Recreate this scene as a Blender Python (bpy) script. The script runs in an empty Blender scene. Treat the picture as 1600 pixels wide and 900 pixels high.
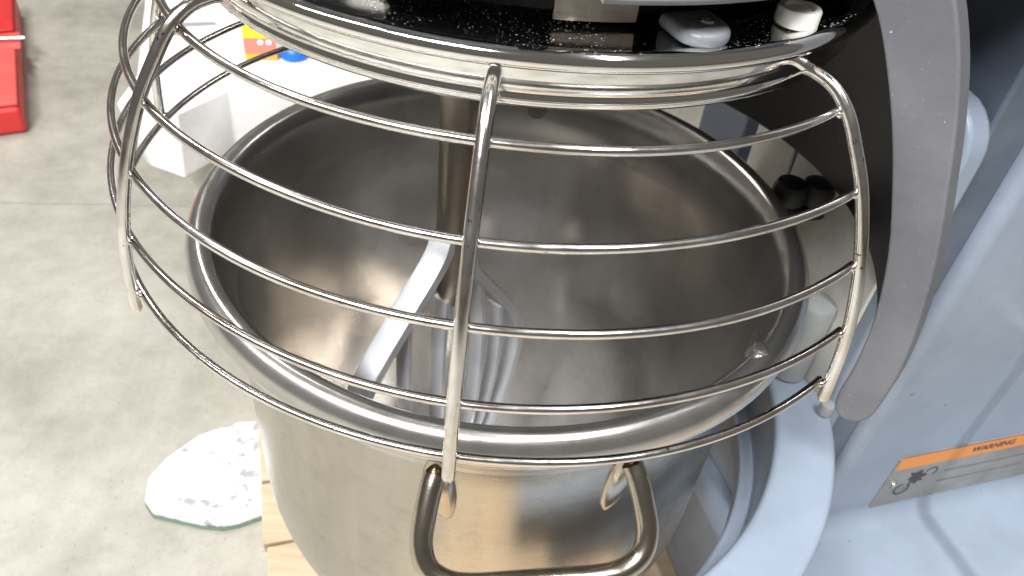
import bpy, bmesh, math, random
from mathutils import Vector, Matrix, noise
random.seed(7)
sc = bpy.context.scene
R = math.radians
Z0 = 0.68                                   # height of the bowl rim above the floor

# ------------------------------------------------------------------ camera
CAM_D, CAM_H, YAW, PITCH, ROLL = 0.47743, 0.32693, 0.024489, 0.71219, 0.117218
f_ = Vector((math.sin(YAW)*math.cos(PITCH), math.cos(YAW)*math.cos(PITCH), -math.sin(PITCH)))
r_ = Vector((math.cos(YAW), -math.sin(YAW), 0)); u_ = r_.cross(f_)
r2 = r_*math.cos(ROLL) + u_*math.sin(ROLL); u2 = -r_*math.sin(ROLL) + u_*math.cos(ROLL)
cam = bpy.data.cameras.new('camera'); camo = bpy.data.objects.new('camera', cam)
sc.collection.objects.link(camo)
mw = Matrix((r2, u2, -f_)).transposed().to_4x4(); mw.translation = (0, -CAM_D, CAM_H+Z0)
camo.matrix_world = mw
cam.sensor_width = 36; cam.lens = 1209.7/1600*36; cam.clip_start = 0.02; cam.clip_end = 100
cam.dof.use_dof = True; cam.dof.focus_distance = 0.36; cam.dof.aperture_fstop = 18
sc.camera = camo

# ------------------------------------------------------------------ world
w = bpy.data.worlds.new('World'); sc.world = w; w.use_nodes = True
bg = w.node_tree.nodes['Background']; bg.inputs[0].default_value = (1.0, .93, .86, 1); bg.inputs[1].default_value = 0.10

# ------------------------------------------------------------------ lamps (ceiling battens of the workshop, one added as fill)
AX = R(18.5); CA, SA = math.cos(AX), math.sin(AX)     # the mixer's axis: column at +s, the camera's side at -t
def M(s, t, z): return Vector((s*CA - t*SA, s*SA + t*CA, z))
def overhead_lamp(loc, rotz, sx, sy, power, col=(1, .97, .92)):
    l = bpy.data.lights.new('ceiling_or_fill_lamp', 'AREA'); l.shape = 'RECTANGLE'; l.size = sx; l.size_y = sy
    l.energy = power; l.color = col
    o = bpy.data.objects.new('ceiling_or_fill_lamp', l); sc.collection.objects.link(o)
    o.location = loc; o.rotation_euler = (0, 0, rotz); return o
p = M(.487, -1.05, 2.3); overhead_lamp((p.x, p.y, p.z+Z0), AX, .08, 1.3, 41, (.97, .98, 1))
overhead_lamp((-1.9, 1.6, 2.9), R(60), .25, 1.5, 42)
overhead_lamp((-.86, -1.50, 2.80), R(60), .22, 1.1, 140, (.95, .975, 1))
overhead_lamp((-2.1, -.75, 2.9), R(80), .25, 1.5, 46)  # extra unseen lamp, added to brighten the appliance front and left floor
overhead_lamp((2.4, 2.2, 3.0), AX, .25, 1.5, 30)

sc.view_settings.view_transform = 'Standard'; sc.view_settings.look = 'None'
sc.view_settings.exposure = 0.42; sc.view_settings.gamma = 1

# ------------------------------------------------------------------ materials
def mat(name, col, rough=.5, metal=0, **k):
    m = bpy.data.materials.new(name); m.use_nodes = True
    b = m.node_tree.nodes['Principled BSDF']
    b.inputs['Base Color'].default_value = (*col, 1); b.inputs['Roughness'].default_value = rough
    b.inputs['Metallic'].default_value = metal
    for kk, v in k.items(): b.inputs[kk.replace('_', ' ')].default_value = v
    return m
def N(m, t, **k):
    n = m.node_tree.nodes.new(t)
    for kk, v in k.items():
        if hasattr(n, kk): setattr(n, kk, v)
        else: n.inputs[kk.replace('_', ' ')].default_value = v
    return n
def L(m, a, b): m.node_tree.links.new(a, b)
def bsdf(m): return m.node_tree.nodes['Principled BSDF']
def coords(m, scale=(1, 1, 1)):
    tc = N(m, 'ShaderNodeTexCoord'); mp = N(m, 'ShaderNodeMapping'); mp.inputs['Scale'].default_value = scale
    L(m, tc.outputs['Object'], mp.inputs['Vector']); return mp.outputs['Vector']
def noise_n(m, vec, scale, detail=4, rough=.6):
    n = N(m, 'ShaderNodeTexNoise'); n.inputs['Scale'].default_value = scale
    n.inputs['Detail'].default_value = detail; n.inputs['Roughness'].default_value = rough
    L(m, vec, n.inputs['Vector']); return n.outputs['Fac']
def ramp(m, fac, stops):
    r = N(m, 'ShaderNodeValToRGB'); e = r.color_ramp.elements
    while len(e) < len(stops): e.new(.5)
    for el, (pos, c) in zip(e, stops): el.position = pos; el.color = (*c, 1) if len(c) == 3 else c
    L(m, fac, r.inputs[0]); return r.outputs[0]
def gray(v): return (v, v, v)
def mix(m, fac, a, b, blend='MIX'):
    n = N(m, 'ShaderNodeMix', data_type='RGBA', blend_type=blend)
    for s, v in ((n.inputs[0], fac), (n.inputs[6], a), (n.inputs[7], b)):
        if hasattr(v, 'is_linked') or hasattr(v, 'links'): L(m, v, s)
        else: s.default_value = v if not isinstance(v, tuple) else ((*v, 1) if len(v) == 3 else v)
    return n.outputs[2]
def bump(m, h, strength=.2, dist=.001):
    b = N(m, 'ShaderNodeBump'); b.inputs['Strength'].default_value = strength; b.inputs['Distance'].default_value = dist
    L(m, h, b.inputs['Height']); L(m, b.outputs[0], bsdf(m).inputs['Normal'])

# chromed wire: bright, slightly tarnished, with small pits of grime
def chrome_wire():
    m = mat('chrome_wire', (.72, .69, .66), .14, 1)
    v = coords(m)
    c1 = ramp(m, noise_n(m, v, 30, 5), [(.35, (.66, .60, .55)), (.6, (.86, .84, .82))])
    pits = ramp(m, noise_n(m, v, 260, 3, .7), [(.31, gray(.10)), (.35, gray(1))])
    zone = ramp(m, noise_n(m, v, 16, 2), [(.44, gray(0)), (.54, gray(1))])
    pm = mix(m, zone, (1, 1, 1), pits)
    L(m, mix(m, 1.0, c1, pm, 'MULTIPLY'), bsdf(m).inputs['Base Color'])
    L(m, ramp(m, noise_n(m, v, 55, 4), [(.3, gray(.10)), (.7, gray(.24))]), bsdf(m).inputs['Roughness'])
    bump(m, noise_n(m, v, 160, 3), .08, .0006)
    return m
def polished_ring():
    m = mat('polished_ring', (.74, .72, .70), .08, 1)
    tc = N(m, 'ShaderNodeTexCoord'); sx = N(m, 'ShaderNodeSeparateXYZ'); L(m, tc.outputs['Object'], sx.inputs[0])
    cx = N(m, 'ShaderNodeCombineXYZ'); mu = N(m, 'ShaderNodeMath', operation='MULTIPLY'); mu.inputs[1].default_value = 420
    L(m, sx.outputs['Z'], mu.inputs[0]); L(m, mu.outputs[0], cx.inputs['Z'])
    at = N(m, 'ShaderNodeMath', operation='ARCTAN2'); L(m, sx.outputs['Y'], at.inputs[0]); L(m, sx.outputs['X'], at.inputs[1])
    am = N(m, 'ShaderNodeMath', operation='MULTIPLY'); am.inputs[1].default_value = .12; L(m, at.outputs[0], am.inputs[0]); L(m, am.outputs[0], cx.inputs['X'])
    n = noise_n(m, cx.outputs[0], 2.2, 4)
    b1 = N(m, 'ShaderNodeBump'); b1.inputs['Strength'].default_value = .05; b1.inputs['Distance'].default_value = .0002
    L(m, n, b1.inputs['Height']); L(m, b1.outputs[0], bsdf(m).inputs['Normal'])
    v = coords(m)
    dust = mix(m, 1., ramp(m, noise_n(m, v, 900, 2, .5), [(.66, gray(0)), (.72, gray(1))]), ramp(m, noise_n(m, v, 38, 3), [(.45, gray(0)), (.62, gray(.8))]), 'MULTIPLY')
    ge = N(m, 'ShaderNodeNewGeometry'); sn = N(m, 'ShaderNodeSeparateXYZ'); L(m, ge.outputs['True Normal'], sn.inputs[0])
    gt = N(m, 'ShaderNodeMath', operation='GREATER_THAN'); gt.inputs[1].default_value = .93; L(m, sn.outputs['Z'], gt.inputs[0])
    dm = N(m, 'ShaderNodeMath', operation='MULTIPLY'); L(m, dust, dm.inputs[0]); L(m, gt.outputs[0], dm.inputs[1]); dust = dm.outputs[0]
    L(m, mix(m, dust, (.84, .83, .81), (.9, .88, .82)), bsdf(m).inputs['Base Color'])
    L(m, mix(m, dust, gray(.07), gray(.7)), bsdf(m).inputs['Roughness'])
    inv = N(m, 'ShaderNodeMath', operation='SUBTRACT'); inv.inputs[0].default_value = 1; L(m, dust, inv.inputs[1])
    L(m, inv.outputs[0], bsdf(m).inputs['Metallic'])
    return m
def stainless(name, base, r0, r1, aniso=.6, stain=.35, marks=.35):
    m = mat(name, base, .3, 1)
    b = bsdf(m); b.inputs['Anisotropic'].default_value = aniso
    tg = N(m, 'ShaderNodeTangent', direction_type='RADIAL', axis='Z'); L(m, tg.outputs[0], b.inputs['Tangent'])
    v = coords(m); vs = coords(m, (6, 6, 160))
    big = noise_n(m, v, 7, 3, .5)
    c = ramp(m, big, [(.2, tuple(x*(1-stain) for x in base)), (.8, base)])
    spots = ramp(m, noise_n(m, v, 130, 3, .6), [(.20, gray(.5)), (.25, gray(1))])
    lines = ramp(m, noise_n(m, coords(m, (4, 4, 260)), 3, 4, .7), [(.32, gray(.80)), (.62, gray(1))])
    drips = ramp(m, noise_n(m, coords(m, (48, 48, 4)), 1.2, 4, .6), [(.30, gray(.74)), (.62, gray(1))])
    c = mix(m, marks, c, lines, 'MULTIPLY'); c = mix(m, marks, c, drips, 'MULTIPLY')
    smud = ramp(m, noise_n(m, v, 26, 6, .75), [(.34, gray(.62)), (.50, gray(1))]); c = mix(m, marks*.9, c, smud, 'MULTIPLY')
    L(m, mix(m, .8, c, spots, 'MULTIPLY'), b.inputs['Base Color'])
    L(m, ramp(m, noise_n(m, v, 14, 5), [(.2, gray(r0)), (.8, gray(r1))]), b.inputs['Roughness'])
    bump(m, noise_n(m, vs, 6, 3), .12, .0004)
    return m
def paint(name, col, rough=.35, speck=True):
    m = mat(name, col, rough)
    v = coords(m)
    c = ramp(m, noise_n(m, v, 8, 6, .65), [(.28, tuple(x*.82 for x in col)), (.66, tuple(min(1, x*1.05) for x in col))])
    if speck:
        sp = ramp(m, noise_n(m, v, 110, 2, .5), [(.21, (.35, .33, .28)), (.245, (1, 1, 1))])
        c = mix(m, .9, c, sp, 'MULTIPLY')
    L(m, c, bsdf(m).inputs['Base Color'])
    L(m, ramp(m, noise_n(m, v, 22, 4), [(.3, gray(rough-.07)), (.7, gray(rough+.1))]), bsdf(m).inputs['Roughness'])
    bump(m, noise_n(m, v, 240, 2), .1, .0005)
    return m
def plastic(name, col, rough, dust=.5):
    m = mat(name, col, rough)
    v = coords(m)
    d = ramp(m, noise_n(m, v, 500, 2, .5), [(.72, gray(0)), (.78, gray(dust))])
    c = ramp(m, noise_n(m, v, 12, 5), [(.3, tuple(x*.75 for x in col)), (.7, tuple(x*1.2 for x in col))])
    L(m, mix(m, d, c, (.6, .58, .55)), bsdf(m).inputs['Base Color'])
    bump(m, noise_n(m, v, 300, 3), .3, .0008)
    return m
def concrete():
    m = mat('concrete', (.42, .41, .37), .75)
    v = coords(m)
    c = ramp(m, noise_n(m, v, 3.2, 8, .62), [(.30, (.25, .237, .198)), (.5, (.36, .343, .295)), (.70, (.435, .417, .365))])
    f = ramp(m, noise_n(m, v, 22, 8, .75), [(.32, gray(.78)), (.6, gray(1.0))])
    c = mix(m, .8, c, f, 'MULTIPLY')
    s = ramp(m, noise_n(m, v, 170, 3, .6), [(.30, gray(.55)), (.38, gray(1))])
    L(m, mix(m, .7, c, s, 'MULTIPLY'), bsdf(m).inputs['Base Color'])
    L(m, ramp(m, noise_n(m, v, 9, 5), [(.3, gray(.5)), (.7, gray(.85))]), bsdf(m).inputs['Roughness'])
    bump(m, noise_n(m, v, 60, 6, .7), .25, .003)
    return m
def wood():
    m = mat('pine_board', (.55, .38, .22), .6)
    tc = N(m, 'ShaderNodeTexCoord'); mp = N(m, 'ShaderNodeMapping'); mp.inputs['Rotation'].default_value = (0, 0, -AX)
    mp.inputs['Scale'].default_value = (2, 34, 34); L(m, tc.outputs['Object'], mp.inputs['Vector'])
    g = noise_n(m, mp.outputs[0], 1.6, 6, .6)
    L(m, ramp(m, g, [(.3, (.38, .26, .16)), (.5, (.52, .39, .26)), (.7, (.60, .47, .33))]), bsdf(m).inputs['Base Color'])
    bump(m, g, .2, .002)
    return m
MT = dict(
    wire=chrome_wire(), ring=polished_ring(),
    bowl=stainless('bowl_steel', (.80, .765, .72), .12, .19, .6, .22, .35),
    bowl_out=stainless('bowl_outer_steel', (.62, .58, .50), .20, .34, .45, .30, .40),
    rim=stainless('rim_steel', (.66, .64, .61), .18, .28, .5, .2),
    handle=stainless('handle_steel', (.60, .54, .45), .16, .26, 0, .3),
    cast=paint('cast_aluminium', (.76, .77, .80), .42, False),
    blue=paint('blue_grey_paint', (.28, .325, .395), .34),
    slide=plastic('slide_steel', (.70, .69, .62), .4, .15),
    post=plastic('post_grey', (.36, .37, .36), .3, .15),
    slate=paint('slate_paint', (.10, .125, .165), .4),
    black=plastic('black_plastic', (.022, .021, .022), .42, .5),
    recess_dark=plastic('recess_shade', (.115, .14, .18), .45, .1),  # dark tone standing for shade in the column recess
    shield_lit=plastic('shield_plastic_lit', (.125, .123, .133), .45, .7),  # shield plastic again, paler to put the light on its end into colour
    blackrub=plastic('black_rubber', (.012, .012, .013), .5, .1),
    greyp=plastic('grey_plastic', (.19, .197, .212), .4, .3),
    gloss=mat('black_drum', (.012, .012, .013), .15),
    white=mat('nylon', (.80, .77, .70), .4),
    floor=concrete(), wood=wood(),
    shell=paint('white_shell', (.86, .86, .86), .35, False),
    dark=mat('dark_gap', (.02, .02, .02), .7),
)
bsdf(MT['bowl']).inputs['Metallic'].default_value = .93
bsdf(MT['rim']).inputs['Metallic'].default_value = .92
bsdf(MT['cast']).inputs['Metallic'].default_value = .45

# ------------------------------------------------------------------ builders
def up(v): return (v[0], v[1], v[2]+Z0)
def thing(name, label, cat, base, group=None):
    o = bpy.data.objects.new(name, None); sc.collection.objects.link(o)
    o.empty_display_size = .05; o.location = up(base); o['label'] = label; o['category'] = cat
    if group: o['group'] = group
    return o
def tag(o, label, cat, group=None):
    o['label'] = label; o['category'] = cat
    if group: o['group'] = group
    return o
def root_of(p):
    l = Vector((0, 0, 0))
    while p: l = l + p.location; p = p.parent
    return l
def obj(name, verts, faces, m, parent=None, smooth=True, bevel=0, seg=2, angle=40):
    """verts in rim coordinates (z = 0 at the rim); the object's origin is moved to the parent's."""
    me = bpy.data.meshes.new(name); base = root_of(parent)
    me.from_pydata([tuple(Vector(up(v))) for v in verts], [], faces); me.update()
    bm = bmesh.new(); bm.from_mesh(me); bmesh.ops.remove_doubles(bm, verts=bm.verts, dist=1e-6)
    bmesh.ops.recalc_face_normals(bm, faces=bm.faces); bm.to_mesh(me); bm.free()
    if isinstance(m, (list, tuple)):
        for x in m: me.materials.append(x)
    else: me.materials.append(m)
    o = bpy.data.objects.new(name, me); sc.collection.objects.link(o)
    if parent: o.parent = parent; o.location = -base
    if bevel:
        b = o.modifiers.new('bevel', 'BEVEL'); b.width = bevel; b.segments = seg; b.limit_method = 'ANGLE'; b.angle_limit = R(30)
    if smooth:
        me.shade_smooth()
        es = me.edges; 
        bm = bmesh.new(); bm.from_mesh(me)
        for e in bm.edges:
            if len(e.link_faces) == 2 and e.calc_face_angle(0) > R(angle): e.smooth = False
        bm.to_mesh(me); bm.free()
    return o
def revolve(prof, a0=0, a1=360, n=96, closed_prof=False, center=(0, 0)):
    """prof: list of (r, z). Full turn or a sector with end caps (closed profile)."""
    full = abs(a1-a0) >= 359.9; V = []; F = []
    cols = n if full else n+1; k = len(prof)
    for i in range(cols):
        a = R(a0 + (a1-a0)*i/n)
        for r, z in prof: V.append((center[0]+r*math.cos(a), center[1]+r*math.sin(a), z))
    for i in range(n):
        j = (i+1) % cols
        for q in range(k if closed_prof else k-1):
            q2 = (q+1) % k
            F.append((i*k+q, j*k+q, j*k+q2, i*k+q2))
    if closed_prof and not full:
        F.append(tuple(range(k))); F.append(tuple(reversed(range((cols-1)*k, cols*k))))
    return V, F
def sweep(path, rad, n=12, closed=False, cap=True, flat=None):
    """tube along a path of points; rad a number or a list; flat = (side scale, up scale)."""
    P = [Vector(p) for p in path]; V = []; F = []; m = len(P)
    def tan(i):
        if closed: return (P[(i+1) % m]-P[i-1]).normalized()
        return (P[min(i+1, m-1)]-P[max(i-1, 0)]).normalized()
    t = tan(0); nrm = t.orthogonal().normalized()
    if flat: 
        zz = Vector((0, 0, 1)); nrm = (zz - t*zz.dot(t)).normalized() if abs(t.z) < .99 else nrm
    for i in range(m):
        t2 = tan(i); ax = t.cross(t2)
        if ax.length > 1e-9: nrm = Matrix.Rotation(t.angle(t2), 3, ax) @ nrm
        nrm = (nrm - t2*nrm.dot(t2)).normalized(); t = t2; bn = t.cross(nrm)
        r = rad[i] if isinstance(rad, (list, tuple)) else rad
        for q in range(n):
            a = 2*math.pi*q/n
            V.append(P[i] + nrm*math.cos(a)*r*(flat[1] if flat else 1) + bn*math.sin(a)*r*(flat[0] if flat else 1))
    for i in range(m if closed else m-1):
        j = (i+1) % m
        for q in range(n): F.append((i*n+q, i*n+(q+1) % n, j*n+(q+1) % n, j*n+q))
    if cap and not closed: F.append(tuple(range(n))[::-1]); F.append(tuple(range((m-1)*n, m*n)))
    return V, F
def spline(pts, n=8):
    P = [Vector(p) for p in pts]; P = [2*P[0]-P[1]] + P + [2*P[-1]-P[-2]]; out = []
    for i in range(1, len(P)-2):
        for k in range(n):
            t = k/n; a, b, c, d = P[i-1:i+3]
            out.append(.5*((2*b)+(c-a)*t+(2*a-5*b+4*c-d)*t*t+(3*b-a-3*c+d)*t**3))
    out.append(P[-2]); return out
def boxM(s0, s1, t0, t1, z0, z1):
    V = [M(s, t, z) for z in (z0, z1) for t in (t0, t1) for s in (s0, s1)]
    return V, [(0, 1, 3, 2), (4, 6, 7, 5), (0, 4, 5, 1), (2, 3, 7, 6), (0, 2, 6, 4), (1, 5, 7, 3)]
def prism(poly, z0, z1):
    """poly: list of (x, y)."""
    k = len(poly); V = [(x, y, z0) for x, y in poly] + [(x, y, z1) for x, y in poly]
    F = [tuple(range(k))[::-1], tuple(range(k, 2*k))] + [(i, (i+1) % k, k+(i+1) % k, k+i) for i in range(k)]
    return V, F
def pol(r, az, z): return Vector((r*math.cos(R(az)), r*math.sin(R(az)), z))
def cyl(c, axis, r, h, n=24, dome=0):
    """lathe about axis from c; rounded end."""
    axis = Vector(axis).normalized(); e = min(r, h)*.18 if not dome else dome
    a = axis.orthogonal().normalized(); b = axis.cross(a); c = Vector(c)
    prof = [(0, 0), (r-e*.4, 0), (r, e*.4), (r, h-e), (r-e*.3, h-e*.3), (r-e, h), (0, h)]
    V = []; F = []
    for i in range(n):
        t = 2*math.pi*i/n
        for q, z in prof: V.append(c + axis*z + (a*math.cos(t)+b*math.sin(t))*q)
    k = len(prof)
    for i in range(n):
        j = (i+1) % n
        for q in range(k-1):
            F.append((i*k+q, j*k+q, j*k+q+1, i*k+q+1))
    return V, F

FLOOR = -Z0; PAL = -.56; BASE = -.39

# ------------------------------------------------------------------ floor
g = 12
o = obj('floor', [(-g, -g, FLOOR), (g, -g, FLOOR), (g, g, FLOOR), (-g, g, FLOOR)], [(0, 1, 2, 3)], MT['floor'], smooth=False)
o['kind'] = 'structure'
# saw-cut joint in the concrete
jm = mat('joint', (.33, .32, .285), .9)
J = [(-2.6, .58), (-1.6, .71), (-.70, .845), (.3, .99)]
V = []; F = []
for i, (x, y) in enumerate(J): V += [(x, y-.002, FLOOR+.001), (x, y+.002, FLOOR+.001)]
for i in range(len(J)-1): F.append((2*i, 2*i+2, 2*i+3, 2*i+1))
fj = obj('floor_joint', V, F, jm, smooth=False); fj['kind'] = 'structure'

# ------------------------------------------------------------------ pallet
pal = thing('wooden_pallet', 'pale pine board pallet under the mixer and its steel bowl', 'pallet', M(.3, 0, FLOOR))
tt = -.66
while tt < .62:
    wd = random.uniform(.088, .10)
    obj('board', *boxM(-.233+random.uniform(-.003, .003), 1.02, tt, tt+wd, PAL-.02, PAL+random.uniform(-.0015, .0015)), MT['wood'], pal, False, .002)
    tt += wd+.004
for s in (-.18, .40, .93): obj('bearer', *boxM(s-.05, s+.05, -.65, .60, FLOOR, PAL-.0205), MT['wood'], pal, False, .002)

# ------------------------------------------------------------------ mixer
mx = thing('planetary_mixer', 'blue-grey painted floor mixer with black rear shield and orange warning plate', 'mixer', M(.5, 0, PAL+.002))
base = obj('base', *boxM(.25, .98, -.34, .34, PAL+.002, BASE), MT['blue'], mx, True, .018, 4)
# column: rounded-corner box with a fillet foot
def rrect(s0, s1, t0, t1, r, n=6):
    out = []
    for cs, ct, a0 in ((s1-r, t1-r, 0), (s0+r, t1-r, 90), (s0+r, t0+r, 180), (s1-r, t0+r, 270)):
        for i in range(n+1):
            a = R(a0+90*i/n); out.append((cs+r*math.cos(a), ct+r*math.sin(a)))
    return out
def loft(sections):
    V = []; F = []; k = len(sections[0])
    for sec in sections: V += sec
    for i in range(len(sections)-1):
        for q in range(k): F.append((i*k+q, i*k+(q+1) % k, (i+1)*k+(q+1) % k, (i+1)*k+q))
    F.append(tuple(range(k))[::-1]); F.append(tuple(range((len(sections)-1)*k, len(sections)*k)))
    return V, F
secs = []
for z, gr in ((BASE-.002, .022), (BASE+.003, .012), (BASE+.008, .006), (BASE+.016, .0015), (BASE+.024, 0), (-.2, 0), (.0, 0), (.30, 0)):
    secs.append([M(s, t, z) for s, t in rrect(.345-gr, .80+gr, -.11-gr, .11+gr, .012+gr)])
column = obj('column', *loft(secs), MT['blue'], mx)
obj('recess_shade_panel', *boxM(.305, .3445, -.098, .098, BASE+.02, .32), MT['recess_dark'], mx, True, .003)  # dark panel: shade of the gap behind the carriage, put in as colour
# carriage that slides on the column, with its pale machined front
poly = []
V = []; sl = [(-.11, -.27), (.11, -.27), (.11, .095), (.085, .125), (-.085, .125), (-.11, .095)]
pts2 = []
for t, z in ((-.11, BASE+.001), (.11, BASE+.001)): pts2.append((t, z))
for i in range(7): a = R(90*i/6); pts2.append((.11-.035+.035*math.cos(a), .112-.035+.035*math.sin(a)))
for i in range(7): a = R(90+90*i/6); pts2.append((-.11+.035+.035*math.cos(a), .112-.035+.035*math.sin(a)))
k = len(pts2); V = [M(.280, t, z) for t, z in pts2] + [M(.300, t, z) for t, z in pts2]
F = [tuple(range(k)), tuple(range(k, 2*k))[::-1]] + [(i, (i+1) % k, k+(i+1) % k, k+i) for i in range(k)]
car = obj('carriage', V, F, MT['blue'], mx, True, .004, 3)
obj('slide_plate', *boxM(.276, .2795, -.098, .040, -.26, .100), MT['slide'], car, True, .0015)
obj('slide_plate', *boxM(.276, .2795, .044, .104, -.26, .105), MT['slide'], car, True, .0015)
# bowl yoke
prof = [(.25, -.172), (.253, -.169), (.297, -.169), (.30, -.172), (.30, -.222), (.292, -.23), (.25, -.23)]
yk = obj('bowl_yoke', *revolve(prof, -80, 117, 80, True), MT['blue'], mx, True, .0015)
obj('inner_flange', *revolve([(.2365, -.229), (.238, -.2275), (.248, -.2275), (.2495, -.229), (.2495, -.25), (.2365, -.25)], -70, 105, 70, True), MT['blue'], yk)
obj('yoke_neck', *boxM(.262, .2805, -.09, .09, -.222, -.1735), MT['blue'], yk, True, .003)
# clamp post, black rubber bumpers and pins on the yoke
c = M(.262, -.066, -.168); obj('clamp_post', *cyl(c, (0, 0, 1), .0165, .085, 32, .004), MT['post'], mx)
obj('pin', *cyl(M(.268, -.118, -.168), (0, 0, 1), .006, .012, 20), MT['post'], mx)
for s, t, rr in ((.243, -.006, .0145), (.2665, -.010, .0145)):
    obj('bumper', *cyl(M(s, t, -.022), (0, 0, 1), rr, .022, 28, .008), MT['blackrub'], mx)
obj('bumper_bracket', *boxM(.238, .2755, -.022, .006, -.034, -.021), MT['blackrub'], mx, True, .004)
# rear shield: thick black shell round the back of the bowl
inn = [(.192, .222), (.205, .207), (.218, .186), (.2305, .162), (.2425, .134), (.254, .102), (.2625, .064), (.265, .031), (.264, .006)]
out = [(.268, .0035), (.2715, .008), (.272, .031), (.2695, .066), (.261, .104), (.2495, .137), (.2375, .166), (.225, .191), (.212, .212), (.199, .227)]
sp = [(v.x, v.y) for v in spline([(a, b, 0) for a, b in inn], 3)] + [(v.x, v.y) for v in spline([(a, b, 0) for a, b in out], 3)]
sh = obj('rear_shield', *revolve(sp, -37, 80, 90, True), MT['black'], mx, True, .0012, 2)
# shield's thick end flange, same plastic; its lit look is painted as paler grey
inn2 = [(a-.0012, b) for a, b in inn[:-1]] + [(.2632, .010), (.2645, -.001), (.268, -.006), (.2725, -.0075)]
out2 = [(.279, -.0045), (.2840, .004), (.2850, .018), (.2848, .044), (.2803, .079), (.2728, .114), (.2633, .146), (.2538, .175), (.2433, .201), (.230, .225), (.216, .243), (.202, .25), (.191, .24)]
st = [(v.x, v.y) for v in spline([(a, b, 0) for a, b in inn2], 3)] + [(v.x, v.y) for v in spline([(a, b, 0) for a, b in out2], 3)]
obj('lit_end_flange', *revolve(st, -40.5, -36.9, 4, True), MT['shield_lit'], sh, True, .0048, 5)
obj('lit_end_flange', *revolve(st, 79.9, 83, 4, True), MT['shield_lit'], sh, True, .0048, 5)
# head above the bowl
head = obj('head', *boxM(-.20, .80, -.205, .205, .305, .62), MT['slate'], mx, True, .04, 4)
obj('planetary_drum', *revolve([(.0, .19), (.1450, .19), (.1455, .2045), (.157, .2045), (.158, .206), (.158, .31), (0, .31)], 0, 360, 96), MT['gloss'], mx)
obj('drum_plate', *revolve([(.1585, .2030), (.163, .2030), (.1635, .206), (.1635, .30), (.1585, .30)], -86, -73.5, 14, True), MT['handle'], mx)
for a0, a1 in ((-120, -90.5), (-81.5, 150)):
    obj('skirt', *revolve([(.180, .2210), (.1905, .2210), (.193, .2235), (.193, .31), (.180, .31)], a0, a1, 60, True), MT['greyp'], mx)
# lift crank on the side of the column
cr = obj('crank_shaft', *sweep([M(.487, -.108, -.13), M(.487, -.38, -.13)], .0075, 20), MT['handle'], mx)
obj('crank_hub', *cyl(M(.487, -.109, -.13), M(0, -1, 0), .012, .012, 28), MT['slate'], mx)
# warning plate on the column's side
T = -.11
def side_poly(pts, d): return [M(s, T-d, z) for s, z in pts]
wp = mat('plate_metal', (.36, .34, .31), .38, .35)
v = coords(wp); L(wp, ramp(wp, noise_n(wp, v, 26, 5), [(.3, (.27, .25, .22)), (.7, (.42, .40, .37))]), bsdf(wp).inputs['Base Color'])
orange = mat('plate_orange', (.85, .30, .045), .4)
ink = mat('plate_ink', (.05, .045, .06), .5)
def slab(name, pts, d0, d1, m, parent):
    k = len(pts); V = side_poly(pts, d0) + side_poly(pts, d1)
    F = [tuple(range(k)), tuple(range(k, 2*k))[::-1]] + [(i, (i+1) % k, k+(i+1) % k, k+i) for i in range(k)]
    return obj(name, V, F, m, parent, False)
PS0, PS1, PZ0, PZ1 = .412, .640, -.370, -.281
plate = slab('warning_plate', [(PS0+.001, PZ0), (PS1-.022, PZ0), (PS1-.012, PZ0+.0025), (PS1-.004, PZ0+.009), (PS1, PZ0+.018), (PS1, PZ1-.004), (PS1-.004, PZ1), (PS0+.004, PZ1), (PS0, PZ1-.004), (PS0, PZ0+.004)], .0002, .0016, wp, column)
plate['label'] = 'grey metal plate with orange WARNING header'
slab('orange_header', [(PS0+.0015, PZ1-.022), (PS1-.0015, PZ1-.022), (PS1-.0015, PZ1-.0015), (PS0+.0015, PZ1-.0015)], .0016, .0020, orange, column)
slab('header_edge', [(PS0+.0005, PZ1-.0012), (PS1-.001, PZ1-.0012), (PS1-.001, PZ1-.0004), (PS0+.0005, PZ1-.0004)], .0016, .0019, ink, column)
# lettering
def text(name, body, s, z, size, m, parent, bold=0):
    cu = bpy.data.curves.new(name, 'FONT'); cu.body = body; cu.size = size; cu.extrude = .0001; cu.offset = bold
    cu.align_x = 'LEFT'; cu.align_y = 'CENTER'; cu.materials.append(m)
    me_o = bpy.data.objects.new(name, cu); sc.collection.objects.link(me_o)
    dg = bpy.context.evaluated_depsgraph_get(); me = bpy.data.meshes.new_from_object(me_o.evaluated_get(dg))
    bpy.data.objects.remove(me_o)
    V = [M(s+p.co.x, T-.0021-p.co.z, z+p.co.y) for p in me.vertices]
    F = [tuple(p.vertices) for p in me.polygons]
    return obj(name, V, F, m, parent, False)
text('warning_lettering', 'WARNING', .506, PZ1-.0112, .0118, ink, column, .0003)
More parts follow.
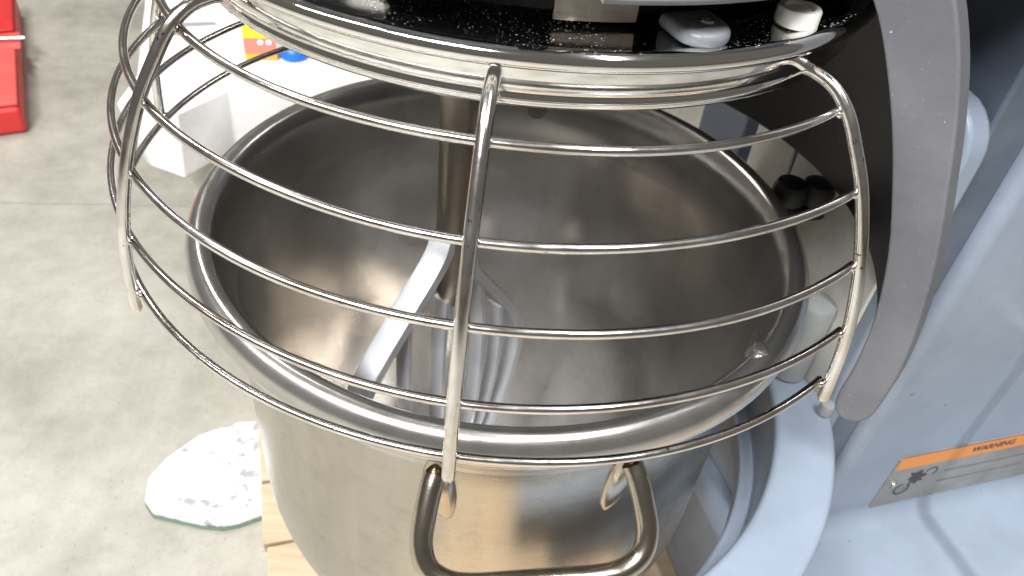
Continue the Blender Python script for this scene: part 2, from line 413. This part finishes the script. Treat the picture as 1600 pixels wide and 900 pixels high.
# hand-and-gear pictogram
def blob(cx, cz, pts): return [(cx+a*.8, cz+b*.8) for a, b in pts]
hand = [(-.012, .014), (-.004, .012), (.004, .017), (.009, .014), (.006, .008), (.016, .006), (.020, .000), (.012, -.002), (.018, -.010), (.010, -.009), (.007, -.017), (.002, -.010), (-.004, -.014), (-.003, -.006), (-.010, -.002), (-.006, .004)]
slab('pictogram_hand', blob(.449, -.325, hand), .0016, .0020, ink, column)
def arc_slab(name, cx, cz, r, w_, a0, a1, n=16):
    P = [(cx+r*math.cos(R(a0+(a1-a0)*i/n)), cz+r*math.sin(R(a0+(a1-a0)*i/n))) for i in range(n+1)]
    Q = [(cx+(r-w_)*math.cos(R(a0+(a1-a0)*i/n)), cz+(r-w_)*math.sin(R(a0+(a1-a0)*i/n))) for i in range(n+1)]
    V = side_poly(P, .0019)+side_poly(Q, .0019); F = [(i, i+1, n+2+i, n+1+i) for i in range(n)]
    return obj(name, V, F, ink, column, False)
arc_slab('pictogram_gear', .441, -.343, .010, .0022, 100, 420)
arc_slab('pictogram_arc', .468, -.319, .008, .002, -60, 170)
faint = mat('plate_print', (.20, .19, .18), .5)
for i in range(5):
    zz = -.313-i*.0095
    slab('print_line', [(.487, zz-.0022), (.625-(i % 2)*.02, zz-.0022), (.625-(i % 2)*.02, zz+.001), (.487, zz+.001)], .0016, .0018, faint if i % 2 else wp, column)
obj('rivet', *cyl(M(.4255, T-.0014, -.331), M(0, -1, 0), .0042, .0025, 20), MT['rim'], column)

# ------------------------------------------------------------------ bowl
bw = thing('mixing_bowl', 'deep stainless steel mixing bowl with rolled rim and tube handle', 'bowl', (0, 0, -.47))
def bowl_prof(r0, zb, ri):
    pr = [(r0, -.0595), (r0, -.10), (r0, -.15), (r0, -.20), (r0, -.245)]
    for i in range(1, 17):
        a = R(90*i/16); pr.append((r0*math.cos(a) if i < 16 else 0.0, -.245-(zb)*math.sin(a)))
    return pr
outp = bowl_prof(.201, .225, .206); inp = bowl_prof(.1985, .2225, .2025)
wall = obj('bowl_wall', *revolve(outp + inp[::-1], 0, 360, 128), [MT['bowl'], MT['bowl_out']], bw)
for pl in wall.data.polygons:
    c = pl.center; z = c.z-Z0; q = math.hypot(c.x, c.y)
    e = q if z > -.245 else .19975*math.sqrt((q/.19975)**2 + ((z+.245)/.22375)**2)
    if e > .1993: pl.material_index = 1
rp = [(.1984, -.060), (.1985, -.048), (.1992, -.036), (.2010, -.024), (.2040, -.013), (.2085, -.0045), (.2135, -.0010), (.2185, -.0018), (.2228, -.0055), (.2255, -.0110), (.2262, -.0165), (.2250, -.0215), (.2215, -.0250), (.2170, -.0262), (.2120, -.0256), (.2070, -.0270), (.2035, -.032), (.2020, -.042), (.2012, -.060)]
rp = [(v.x, v.y) for v in spline([(a, b, 0) for a, b in rp], 3)]
obj('rolled_rim', *revolve(rp, 0, 360, 160, True), MT['rim'], bw, angle=60)
def handle(az):
    er = pol(1, az, 0); et = Vector((-er.y, er.x, 0))
    def P(t, r, z): return er*r + et*t + Vector((0, 0, z))
    half = [(-.0605, .1965, -.060), (-.0635, .203, -.066), (-.067, .213, -.077), (-.0695, .224, -.091), (-.066, .233, -.102), (-.055, .2385, -.109), (-.040, .2405, -.1115), (-.018, .2405, -.112)]
    full = half + [(0, .2405, -.112)] + [(-a, b, c) for a, b, c in half[::-1]]
    h = obj('handle', *sweep(spline([P(*q) for q in full], 6), .0070, 18), MT['handle'], bw)
    for sg in (-1, 1):
        # flattened, leaf-shaped end welded to the wall
        a0 = az+sg*17.2; n1 = pol(1, a0, 0); t1 = Vector((-n1.y, n1.x, 0)); V = []; F = []
        for i in range(15):
            u = i/14; zz = -.046-.066*u; hw = .0005+.0100*math.sin(math.pi*u)**.6; th = .0008+.0052*math.sin(math.pi*u)**.7
            for q in range(14):
                a = 2*math.pi*q/14
                V.append(n1*(.2012+th*max(-.4, math.sin(a))) + t1*(hw*math.cos(a)-sg*.008*u*u) + Vector((0, 0, zz)))
        for i in range(14):
            for q in range(14): F.append((i*14+q, i*14+(q+1) % 14, i*14+14+(q+1) % 14, i*14+14+q))
        F.append(tuple(range(14))); F.append(tuple(range(14*14, 15*14)))
        obj('mounting_lug', V, F, MT['handle'], h)
    return h
handle(-80); handle(100)
# bowl locating stud on the rim
obj('locating_stud', *cyl(pol(.2095, -38.5, -.010), pol(.2, -38.5, 1), .0064, .0125, 24, .004), MT['rim'], bw)

# ------------------------------------------------------------------ flat beater
SH = Vector((-.04, .02, 0)); PH = R(-127); ea = Vector((math.cos(PH), math.sin(PH), 0))
bt = thing('flat_beater', 'cast aluminium flat beater hanging inside the steel bowl', 'beater', SH+Vector((0, 0, -.40)))
def B(q, z, n=0): return SH + ea*q + Vector((-ea.y, ea.x, 0))*n + Vector((0, 0, z))
shank_m = stainless('shank_steel', (.62, .55, .46), .25, .4, 0, .35)
obj('shank', *revolve([(0, .19), (.0135, .19), (.0138, -.06), (.0150, -.075), (.0150, -.10), (.010, -.122), (0, -.124)], 0, 360, 32, False, (SH.x, SH.y)), shank_m, bt)
def bar(name, pts, w_, d_):
    """flat cast bar in the beater's plane: w_ wide in the plane, d_ deep across it."""
    P = spline([(q, z, 0) for q, z in pts], 6); V = []; F = []; m = len(P)
    for i in range(m):
        t = (P[min(i+1, m-1)]-P[max(i-1, 0)]).normalized(); nn = Vector((-t.y, t.x, 0))
        for a, b in ((1, .7), (.7, 1), (-.7, 1), (-1, .7), (-1, -.7), (-.7, -1), (.7, -1), (1, -.7)):
            c = P[i] + nn*a*w_/2; V.append(B(c.x, c.y, b*d_/2))
    for i in range(m-1):
        for q in range(8): F.append((i*8+q, i*8+(q+1) % 8, i*8+8+(q+1) % 8, i*8+8+q))
    F.append(tuple(range(8))); F.append(tuple(range((m-1)*8, m*8)))
    return obj(name, V, F, MT['cast'], bt)
near = [(.010, -.050), (.020, -.070), (.055, -.106), (.095, -.148), (.113, -.180), (.114, -.225), (.103, -.285), (.075, -.350), (.035, -.395), (.0, -.402)]
far = [(-.010, -.060), (-.022, -.098), (-.052, -.140), (-.084, -.185), (-.100, -.222), (-.099, -.262), (-.086, -.310), (-.062, -.356), (-.032, -.392), (0, -.402)]
bar('frame_arm', near, .013, .021); bar('frame_arm', far, .012, .020)
for q0, z0, pts in ((.010, -.115, [(.012, -.2), (.010, -.3), (.004, -.398)]), (.055, -.118, [(.054, -.2), (.048, -.3), (.036, -.388)]),
                    (-.066, -.168, [(-.070, -.215), (-.064, -.290), (-.030, -.388)]), (-.034, -.122, [(-.042, -.19), (-.040, -.29), (-.016, -.394)])):
    bar('rib', [(q0, z0)] + pts, .0065, .015)

# ------------------------------------------------------------------ wire guard with its polished ring
gd = thing('wire_guard', 'chromed wire bowl guard hanging from a polished ring over the bowl', 'guard', (0, 0, .015))
WR, BR = .0023, .0033
RINGS = [(.1687, .2085), (.1365, .2307), (.1010, .2444), (.0632, .2532), (.0271, .2555)]
AZ = [-45.3, -93.1, -139.4, -185.3, -232, -279]
for z, r in RINGS:
    n = 120
    path = [pol(r, AZ[0]+.3+(AZ[-1]-AZ[0]-.6)*i/n, z + .0005*math.sin(i*.21+z*90)) for i in range(n+1)]
    obj('guard_wire', *sweep(path, WR, 12), MT['wire'], gd)
def bar_profile():
    d = WR+BR-.0012
    return [(.184, .1815), (.193, .1815), (.2035, .1785), (.2125+.001, .1705), (.2225, .158), (.2307+d, .1365), (.2444+d, .101), (.2532+d, .0632), (.2567+d, .0271), (.2570+d, .0180)]
for a in AZ:
    bp = bar_profile()
    if a == AZ[1]:
        bp = [(.184, .1865), (.1915, .187), (.2005, .1835), (.2105, .1745)] + bp[4:]
    path = spline([pol(r, a, z) for r, z in bp], 6)
    b = obj('upright_bar', *sweep(path, [BR]*(len(path)-1)+[BR*.86], 16), MT['wire'], gd)
    for z, r in RINGS:      # weld beads
        c = pol(r+.0014, a, z); bm = bmesh.new(); bmesh.ops.create_icosphere(bm, subdivisions=2, radius=.0031)
        V = [Vector((vv.co.x, vv.co.y, vv.co.z*.75))+c for vv in bm.verts]; bm.verts.index_update()
        F = [tuple(x.index for x in f.verts) for f in bm.faces]; bm.free()
        obj('weld_bead', V, F, MT['wire'], b)
rp = [(.168, .1775), (.1846, .1739), (.1862, .1745), (.1869, .1762), (.1871, .1795), (.1862, .1804), (.1866, .1812), (.1884, .1818), (.1890, .1835), (.1893, .1925)]
for i in range(11):
    a = R(-40+130*i/10); rp.append((.1912+.0048*math.cos(a), .1980+.0048*math.sin(a)))
rp += [(.1882, .2024), (.1855, .2014), (.150, .2014), (.1465, .2014), (.1465, .1990), (.166, .1985)]
obj('polished_ring', *revolve(rp, 0, 360, 160, True), MT['ring'], gd, angle=50)
# latch tab on the ring
def plate_at(name, az, r0, r1, wd, z0, z1, m, parent, bev):
    er = pol(1, az, 0); et = Vector((-er.y, er.x, 0)); pts = [(r0, -wd/2), (r1-wd/2, -wd/2)]
    pts += [(r1-wd/2+wd/2*math.sin(R(a)), -wd/2*math.cos(R(a))) for a in range(15, 180, 15)] + [(r1-wd/2, wd/2), (r0, wd/2)]
    return obj(name, *prism([(er*a+et*b)[:2] for a, b in pts], z0, z1), m, parent, True, bev, 3)
tab = plate_at('latch_tab', -66.0, .1635, .1905, .0245, .2018, .2082, MT['greyp'], gd, .0025)
obj('rivet', *revolve([(.0018, .2075), (.0020, .2090), (.0029, .2092), (.0037, .2084), (.0037, .2078)], 0, 360, 28, False, pol(.1765, -65.0, 0)[:2]), MT['rim'], tab)
rc = pol(.180, -48.5, 0)
obj('nylon_roller', *revolve([(0, .2020), (.0090, .2020), (.0097, .2028), (.0097, .2088), (.0090, .2097), (.0068, .2097), (.0058, .2083), (0, .2081)], 0, 360, 40, False, rc[:2]), MT['white'], gd)
obj('stop_bolt', *cyl(pol(.164, -87.0, .1700), pol(1, -87, -.1), .0042, .014, 18), MT['blackrub'], gd)

# ------------------------------------------------------------------ things on the workshop floor
# worn white foam pad beside the pallet
fm = mat('foam_white', (.90, .90, .90), .8)
v = coords(fm)
sm = ramp(fm, noise_n(fm, v, 55, 6, .75), [(.47, gray(0)), (.56, gray(1))])
zone = ramp(fm, noise_n(fm, v, 13, 2), [(.43, gray(0)), (.50, gray(1))])
L(fm, mix(fm, mix(fm, 1., sm, zone, 'MULTIPLY'), (.92, .92, .92), (.33, .33, .35)), bsdf(fm).inputs['Base Color'])
bump(fm, noise_n(fm, v, 60, 4), .4, .004)
gm = mat('foam_green', (.12, .19, .13), .8)
pad_xy = [(-.480, .168), (-.468, .205), (-.436, .252), (-.385, .285), (-.300, .300), (-.255, .20), (-.290, .133), (-.330, .110), (-.350, .103), (-.380, .103), (-.418, .108), (-.452, .113), (-.470, .130)]
fp = thing('foam_pad', 'scuffed white foam pad with green underside lying on the concrete floor', 'pad', (-.38, .19, FLOOR))
obj('green_layer', *prism(pad_xy, FLOOR+.0005, FLOOR+.004), gm, fp, False, .0015)
def subdiv_top(poly, z0, z1):
    return prism(poly, z0, z1)
obj('white_layer', *prism([((x+.38)*.985-.38, (y-.19)*.985+.19+.001) for x, y in pad_xy], FLOOR+.004, FLOOR+.016), fm, fp, True, .004, 3)

# red steel box at the left
red = paint('red_paint', (.62, .035, .035), .4, False); red2 = paint('red_paint_faded', (.72, .10, .09), .45, False)
rb = thing('red_box', 'red metal box lying on the concrete floor at the far left', 'box', (-1.34, 1.40, FLOOR))
d1 = Vector((.37, -.67, 0)).normalized(); d2 = Vector((-d1.y, d1.x, 0))     # long side towards the camera
E0 = Vector((-1.452, 1.68, 0))                                              # far right corner on the floor
def boxR(a0, a1, b0, b1, z0, z1):
    V = [E0 + d1*a - d2*b + Vector((0, 0, FLOOR+z)) for z in (z0, z1) for b in (b0, b1) for a in (a0, a1)]
    return V, [(0, 1, 3, 2), (4, 6, 7, 5), (0, 4, 5, 1), (2, 3, 7, 6), (0, 2, 6, 4), (1, 5, 7, 3)]
obj('body', *boxR(0, .70, .01, .33, .001, .065), red, rb, True, .01, 3)
obj('lid_panel', *boxR(.02, .27, .015, .32, .066, .074), red, rb, True, .003)
obj('lid_panel', *boxR(.40, .69, .012, .32, .066, .076), red2, rb, True, .003)
obj('clasp_strap', *boxR(.285, .385, .0, .32, .0655, .071), red2, rb, True, .002)
obj('clasp_rod', *sweep([E0+d1*.345-d2*(-.012)+Vector((0, 0, FLOOR+.077)), E0+d1*.30-d2*.25+Vector((0, 0, FLOOR+.077))], .006, 10), MT['rim'], rb)

# white moulded appliance with packets on its top
ap = thing('white_appliance', 'white moulded plastic appliance with chamfered corner standing behind the guard', 'appliance', (-.55, .95, FLOOR))
TOP = -.30; BOT = -.402
topp = [(-.590, .552), (-.523, .580), (-.473, .672), (-.356, .724), (-.05, .86), (-.05, 1.35), (-.78, 1.10), (-.630, .690), (-.622, .595)]
botp = [(-.583, .578), (-.518, .552), (-.470, .655), (-.352, .712), (-.05, .85), (-.05, 1.33), (-.76, 1.09), (-.622, .700), (-.613, .608)]
k = len(topp); V = [(x, y, BOT) for x, y in botp] + [(x, y, TOP) for x, y in topp]
F = [tuple(range(k))[::-1], tuple(range(k, 2*k))] + [(i, (i+1) % k, k+(i+1) % k, k+i) for i in range(k)]
shell = obj('shell', V, F, MT['shell'], ap, True, .004, 3)
obj('pedestal', *prism([(-.60, .74), (-.45, .80), (-.12, .95), (-.15, 1.2), (-.62, 1.03)], FLOOR, BOT), MT['slide'], ap, False)
obj('rating_label', *prism([(-.506, .618), (-.488, .650), (-.4905, .6515), (-.5085, .6195)], -.375, -.330), mat('label_grey', (.74, .74, .75), .5), shell, False)
def on_top(name, pts, h, m, parent=ap, z=TOP): return obj(name, *prism(pts, z+.0005, z+h), m, parent, False, .0008)
pb = mat('pale_blue', (.60, .74, .88), .5); pg = mat('pale_green', (.35, .75, .62), .5); slot = mat('slot_grey', (.28, .29, .32), .5)
on_top('blue_stripe', [(-.575, .70), (-.560, .695), (-.520, .60), (-.530, .597)][::-1], .0012, pb, shell)
for x, y in ((-.560, .76), (-.545, .765), (-.552, .748), (-.536, .752), (-.568, .745)): on_top('button', [(x, y), (x+.006, y+.001), (x+.006, y+.007), (x, y+.006)], .001, pg, shell)
on_top('slot', [(-.640, .905), (-.585, .925), (-.570, .915), (-.625, .890)], .001, slot, shell)
on_top('raised_panel', [(-.70, .95), (-.20, 1.13), (-.20, 1.28), (-.73, 1.08)], .012, MT['shell'], shell)

# yellow and coral packet on the appliance
yl = mat('packet_yellow', (.90, .78, .03), .45); co = mat('packet_coral', (.85, .22, .16), .45); pk = mat('packet_pink', (.85, .50, .50), .45)
og = mat('packet_orange', (.90, .42, .03), .45); wh = mat('packet_white', (.85, .85, .85), .5)
P0 = Vector((-.478, .783, 0)); ex = Vector((.052, .012, 0)); ey = Vector((-.012, .03, 0)); 
pc = thing('packet', 'small yellow and coral carton standing on the white appliance', 'packet', P0+Vector((.02, .02, TOP)))
def boxP(a0, a1, b0, b1, z0, z1):
    V = [P0 + ex*a + ey*b + Vector((0, 0, TOP+z)) for z in (z0, z1) for b in (b0, b1) for a in (a0, a1)]
    return V, [(0, 1, 3, 2), (4, 6, 7, 5), (0, 4, 5, 1), (2, 3, 7, 6), (0, 2, 6, 4), (1, 5, 7, 3)]
obj('carton_foot', *boxP(0, 1, 0, 1, .0006, .012), og, pc, False, .001)
obj('carton_body', *boxP(0, 1, 0, 1, .0121, .040), co, pc, False, .001)
obj('carton_top', *boxP(0, 1, 0, 1, .0401, .085), yl, pc, False, .001)
obj('print_patch', *boxP(.25, .62, -.02, 0, .058, .078), pk, pc, False)
for a in (.52, .78): obj('print_dot', *cyl(P0+ex*a+Vector((0, 0, TOP+.033))-ey*.0, -ey, .005, .0008, 16), wh, pc)
# blue bottle cap beside it
bc = mat('blue_cap', (.02, .16, .75), .35)
cp = obj('bottle_cap', *revolve([(0, TOP+.001), (.022, TOP+.001), (.024, TOP+.004), (.022, TOP+.016), (.018, TOP+.020), (0, TOP+.021)], 0, 360, 32, False, (-.402, .815)), bc)
tag(cp, 'bright blue plastic cap lying beside the yellow carton on the white appliance', 'cap')

# steel post seen between the bowl and the shield
ps = obj('steel_post', *boxM(.575, .635, .525, .66, FLOOR, .9), MT['slate'], None, True, .004)
tag(ps, 'dark blue-grey steel post behind the bowl, under the shield', 'post')
